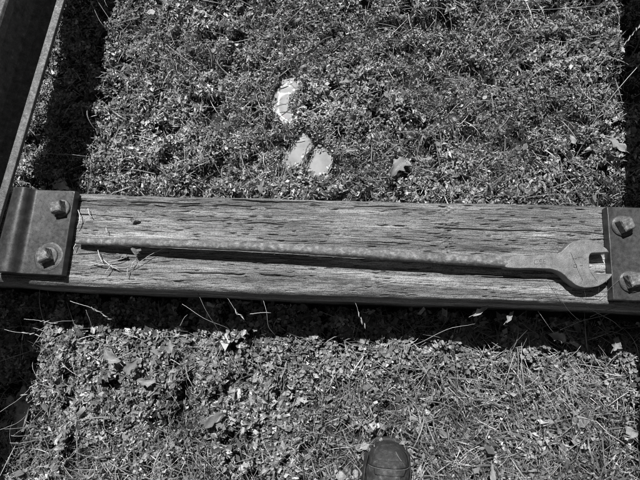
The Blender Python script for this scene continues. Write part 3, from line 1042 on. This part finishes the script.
stalk([gz(520, 12, .04), gz(530, 25, .05), gz(540, 36, .045)], 0.0009, 'short stalk below the level stalk at the top edge')
stalk([gz(532, 150, .04), gz(547, 170, .05), gz(562, 186, .045)], 0.0010, 'pale stalk slanting down to the sleeper behind the wrench jaw')

# in front of the sleeper
FR = [
    ([(198, 293, -.03), (207, 312, -.045), (217, 331, -.08), (226, 344, -.13)], .0010, 'curved dark stalk rising to the front edge left of the middle', M_blade, 0),
    ([(182, 304, -.05), (205, 318, -.06), (229, 331, -.10)], .0009, 'straight thin stalk crossing the shadow left of the middle', None, 0),
    ([(226, 296, -.03), (235, 309, -.04), (241, 317, -.05)], .0009, 'short stalk with husks hanging in the sleeper shadow', None, 3),
    ([(262, 296, -.03), (267, 312, -.045), (268, 328, -.08), (275, 336, -.11)], .0011, 'bent pale stalk hanging before the front edge with husks', None, 0),
    ([(250, 314, -.045), (262, 313, -.045), (271, 313, -.045)], .0016, 'pale blade lying level across the bent stalk', None, 0),
    ([(161, 337, -.13), (185, 337, -.12), (201, 348, -.14)], .0012, 'pale bent stalk lying along the shadow edge at lower left', None, 0),
    ([(180, 326, -.07), (184, 318, -.06), (188, 315, -.055)], .0012, 'small pale twig fragment leaning in the sleeper shadow', None, 0),
    ([(70, 301, -.04), (90, 308, -.05), (110, 318, -.07)], .0013, 'pale seed stalk below the left clip slanting down right', None, 4),
    ([(24, 319, -.06), (40, 321, -.06), (56, 322, -.06)], .0012, 'pale seed stalk lying level at far left below the clip', None, 4),
    ([(0, 328, -.07), (20, 333, -.08), (38, 334, -.09)], .0011, 'pale seed stalk entering from the left edge below the clip', None, 3),
    ([(37, 331, -.08), (52, 324, -.07), (75, 319, -.06)], .0010, 'thin stalk slanting up right below the left clip', None, 0),
    ([(86, 310, -.05), (90, 322, -.07), (92, 335, -.1)], .0009, 'thin upright stalk in the shadow below the left clip', None, 0),
    ([(0, 412, -.10), (18, 399, -.09), (32, 388, -.09)], .0012, 'stalk slanting up right at the left edge below', None, 2),
    ([(0, 430, -.12), (14, 424, -.11), (26, 416, -.11)], .0010, 'lower stalk slanting up right at the left edge', None, 0),
    ([(403, 349, -.13), (440, 334, -.10), (474, 321, -.06)], .0013, 'long pale stalk slanting up to the front edge right of the middle', None, 0),
    ([(353, 298, -.03), (358, 310, -.04), (364, 326, -.08)], .0009, 'thin stalk with husks below the middle of the sleeper', None, 3),
    ([(548, 281, .006), (562, 300, .004), (580, 322, -.05)], .0006, 'thin dark blade lying on the sleeper below the wrench neck', M_blade, 0),
    ([(571, 252, .034), (581, 276, .036), (588, 300, .006)], .0005, 'thin dark blade lying across the wrench head', M_blade, 0),
    ([(591, 272, .033), (598, 284, .03), (597, 298, .004)], .0005, 'very thin blade over the lower wrench jaw', M_blade, 0),
    ([(598, 300, .005), (606, 292, .02), (626, 276, .03)], .0005, 'thin blade leaning from the jaw onto the right clip', M_blade, 0),
    ([(590, 317, -.05), (612, 308, -.04), (640, 298, -.03)], .0010, 'pale blade below the right clip slanting up right', None, 0),
    ([(583, 303, -.02), (605, 318, -.06), (622, 328, -.10)], .0010, 'pale blade below the right clip slanting down right', None, 0),
    ([(560, 330, -.1), (590, 318, -.06), (615, 312, -.05)], .0010, 'pale blade in the shadow below the wrench jaw', None, 0),
    ([(538, 311, -.04), (545, 322, -.06), (555, 332, -.10)], .0009, 'short pale blade in front of the sleeper below the wrench neck', None, 0),
]
for P, r_, lab, mt, sd in FR:
    stalk([at(a, b, c) for a, b, c in P], r_, lab, mt, None, sd)

leaf(at(481, 311, -0.05), 0.040, 0.015, R(-60), 0.1, 'pale spear-shaped leaf at the top of the long slanting stalk', M_pale)
leaf(at(510, 317, -0.055), 0.030, 0.013, R(-35), 0.2, 'pale spear-shaped leaf in the shadow below the wrench handle', M_pale)
leaf(gz(131, 367, 0.045), 0.048, 0.034, R(-35), 0.25, 'broad ribbed leaf standing in the weeds at lower left', M_dead, name='broad_leaf')
leaf(gz(112, 356, 0.040), 0.052, 0.032, R(50), 0.1, 'pale matted leaf behind the broad ribbed leaf at lower left', M_dead)
leaf(gz(146, 381, 0.034), 0.046, 0.026, R(80), 0.1, 'curled leaf just below the broad ribbed leaf', M_dead)
leaf(gz(214, 421, 0.034), 0.062, 0.030, R(-58), 0.1, 'dark slanting leaf in the middle of the lower left weeds', M_blade)
leaf(gz(170, 347, 0.042), 0.034, 0.026, R(10), 0.35, 'small upright pale leaf at the shadow edge at lower left', M_pale)
leaf(gz(616, 344, 0.06), 0.034, 0.024, R(-20), 0.3, 'pale toothed leaf at the right edge below the clip', M_pale)
leaf(gz(632, 432, 0.05), 0.034, 0.028, R(40), 0.2, 'pale leaf at the right edge of the dry grass', M_pale)
leaf(gz(558, 338, 0.06), 0.046, 0.030, R(70), 0.3, 'pale ragged seed leaf in front of the wrench jaw', M_pale)
leaf(gz(493, 474, 0.04), 0.040, 0.016, R(5), 0.2, 'pale upright leaf at the bottom edge right of the shoe', M_pale)
stalk([gz(320, 410, .045), gz(340, 398, .06), gz(356, 388, .05)], 0.0011, 'pale stalk left of the shoe pointing up right')
stalk([gz(108, 462, .05), gz(122, 470, .05), gz(136, 480, .05)], 0.0012, 'pale straw at the bottom edge at lower left')
stalk([gz(540, 384, .05), gz(555, 408, .06), gz(566, 428, .05)], 0.0010, 'pale straw slanting down in the dry grass at lower right')
stalk([gz(566, 372, .05), gz(570, 388, .055), gz(572, 403, .05)], 0.0012, 'pale upright straw in the dry grass below the right clip')


def stone(p, r, label):
    bm = bmesh.new()
    bmesh.ops.create_icosphere(bm, subdivisions=3, radius=1)
    ph = rng.uniform(0, 50)
    for v in bm.verts:
        q = float(fbm(np.array(v.co.x * 1.3 + ph), np.array(v.co.y * 1.3 + v.co.z * 1.7 + ph), 131, 3))
        v.co *= 0.45 + 1.1 * q
        v.co = Vector((v.co.x * r[0], v.co.y * r[1], v.co.z * r[2]))
    o = from_bm('pale_stone', bm, M_stone, None, True)
    o.location = p
    return tag(o, label, 'stone')


stone(gz(341, 476, 0.012), (0.012, 0.009, 0.006), 'pale flat stone at the bottom edge, the left of the two')
stone(gz(356, 473, 0.012), (0.007, 0.010, 0.006), 'pale stone touching the left side of the shoe')
stone(gz(22, 408, 0.0), (0.015, 0.05, 0.007), 'long pale soil patch at the edge of the rail shadow at lower left')  # pale patch of soil, added as a flattened stone shape

# dried scraps and straw lying on the sleeper
def scrap(p, r, label):
    """crumpled, torn piece of dry leaf"""
    n = 16
    u, v = np.meshgrid(np.linspace(-1, 1, n), np.linspace(-1, 1, n))
    ph = rng.uniform(0, 50)
    rad = 0.75 + 0.6 * (vnoise(np.arctan2(v, u) * 2.2 + ph, np.full_like(u, ph), 141) - 0.5)
    zz = 2.2 * (fbm(u * 1.7 + ph, v * 1.7 + ph, 137, 3, 0.6) - 0.35) + 0.5 * u * u - 0.3 * v * v
    ux = u * rad + 0.35 * np.sin(zz * 3 + ph); vy = v * rad
    V, F = grid_mesh(np.stack([ux * r[0], vy * r[1], zz * r[2]], -1))
    o = link('dried_scrap', fast('dried_scrap', V, F), M_dead2)
    m_ = o.modifiers.new('thickness', 'SOLIDIFY'); m_.thickness = 0.0007
    o.location = p
    return tag(o, label, 'plant scrap')


M_dead2 = mat_iron('dried_scrap', [(0.3, 0.10), (0.5, 0.2), (0.7, 0.34)], 160, 600, 0.7, 0.0, 0.6, False)
scrap(at(136.5, 250, 0.016), (0.011, 0.012, 0.008), 'curled dried scrap against the wrench handle near its tip')
scrap(at(121, 256, 0.006), (0.013, 0.006, 0.006), 'flat dried scrap left of the curled one on the sleeper')
scrap(at(134, 220, 0.005), (0.011, 0.006, 0.003), 'small dark dried scrap on the sleeper above the wrench handle')
M_straw_pale = mat_plants('pale_straw', [(0.0, 0.55), (1.0, 0.7)], 0.5)
ST = [((98, 250), (103, 263)), ((88, 266), (105, 258)), ((90, 262), (112, 268)), ((104, 260), (120, 270)), ((112, 268), (130, 266)), ((127, 277), (128, 268)), ((136, 260), (131, 268)), ((108, 262), (126, 258)),
      ((96, 264), (118, 266)), ((130, 268), (163, 247)), ((105, 274), (112, 264)), ((78, 210), (80, 224)), ((77, 228), (82, 216)), ((106, 228), (107, 234)), ((88, 208), (92, 217)), ((76, 244), (74, 250))]
for q, (a, b) in enumerate(ST):
    lab = 'thin pale straw in the loose heap on the sleeper by the left clip'
    grp = 'straws on the sleeper by the left clip'
    if q == 9: lab, grp = 'longest pale straw, running from the heap to the wrench handle', None
    if q >= 11: lab, grp = 'short pale straw bit on the sleeper close to the left clip edge', 'straw bits along the clip edge'
    h0, h1 = rng.uniform(0.006, 0.009), rng.uniform(0.006, 0.010)
    m_ = ((a[0] + b[0]) / 2 + rng.uniform(-1.5, 1.5), (a[1] + b[1]) / 2 + rng.uniform(-1.5, 1.5))
    stalk([at(*a, h0), at(*m_, 0.010), at(*b, h1)], 0.0013 if q != 9 else 0.0009, lab, M_straw_pale, grp, 0, 'straw')
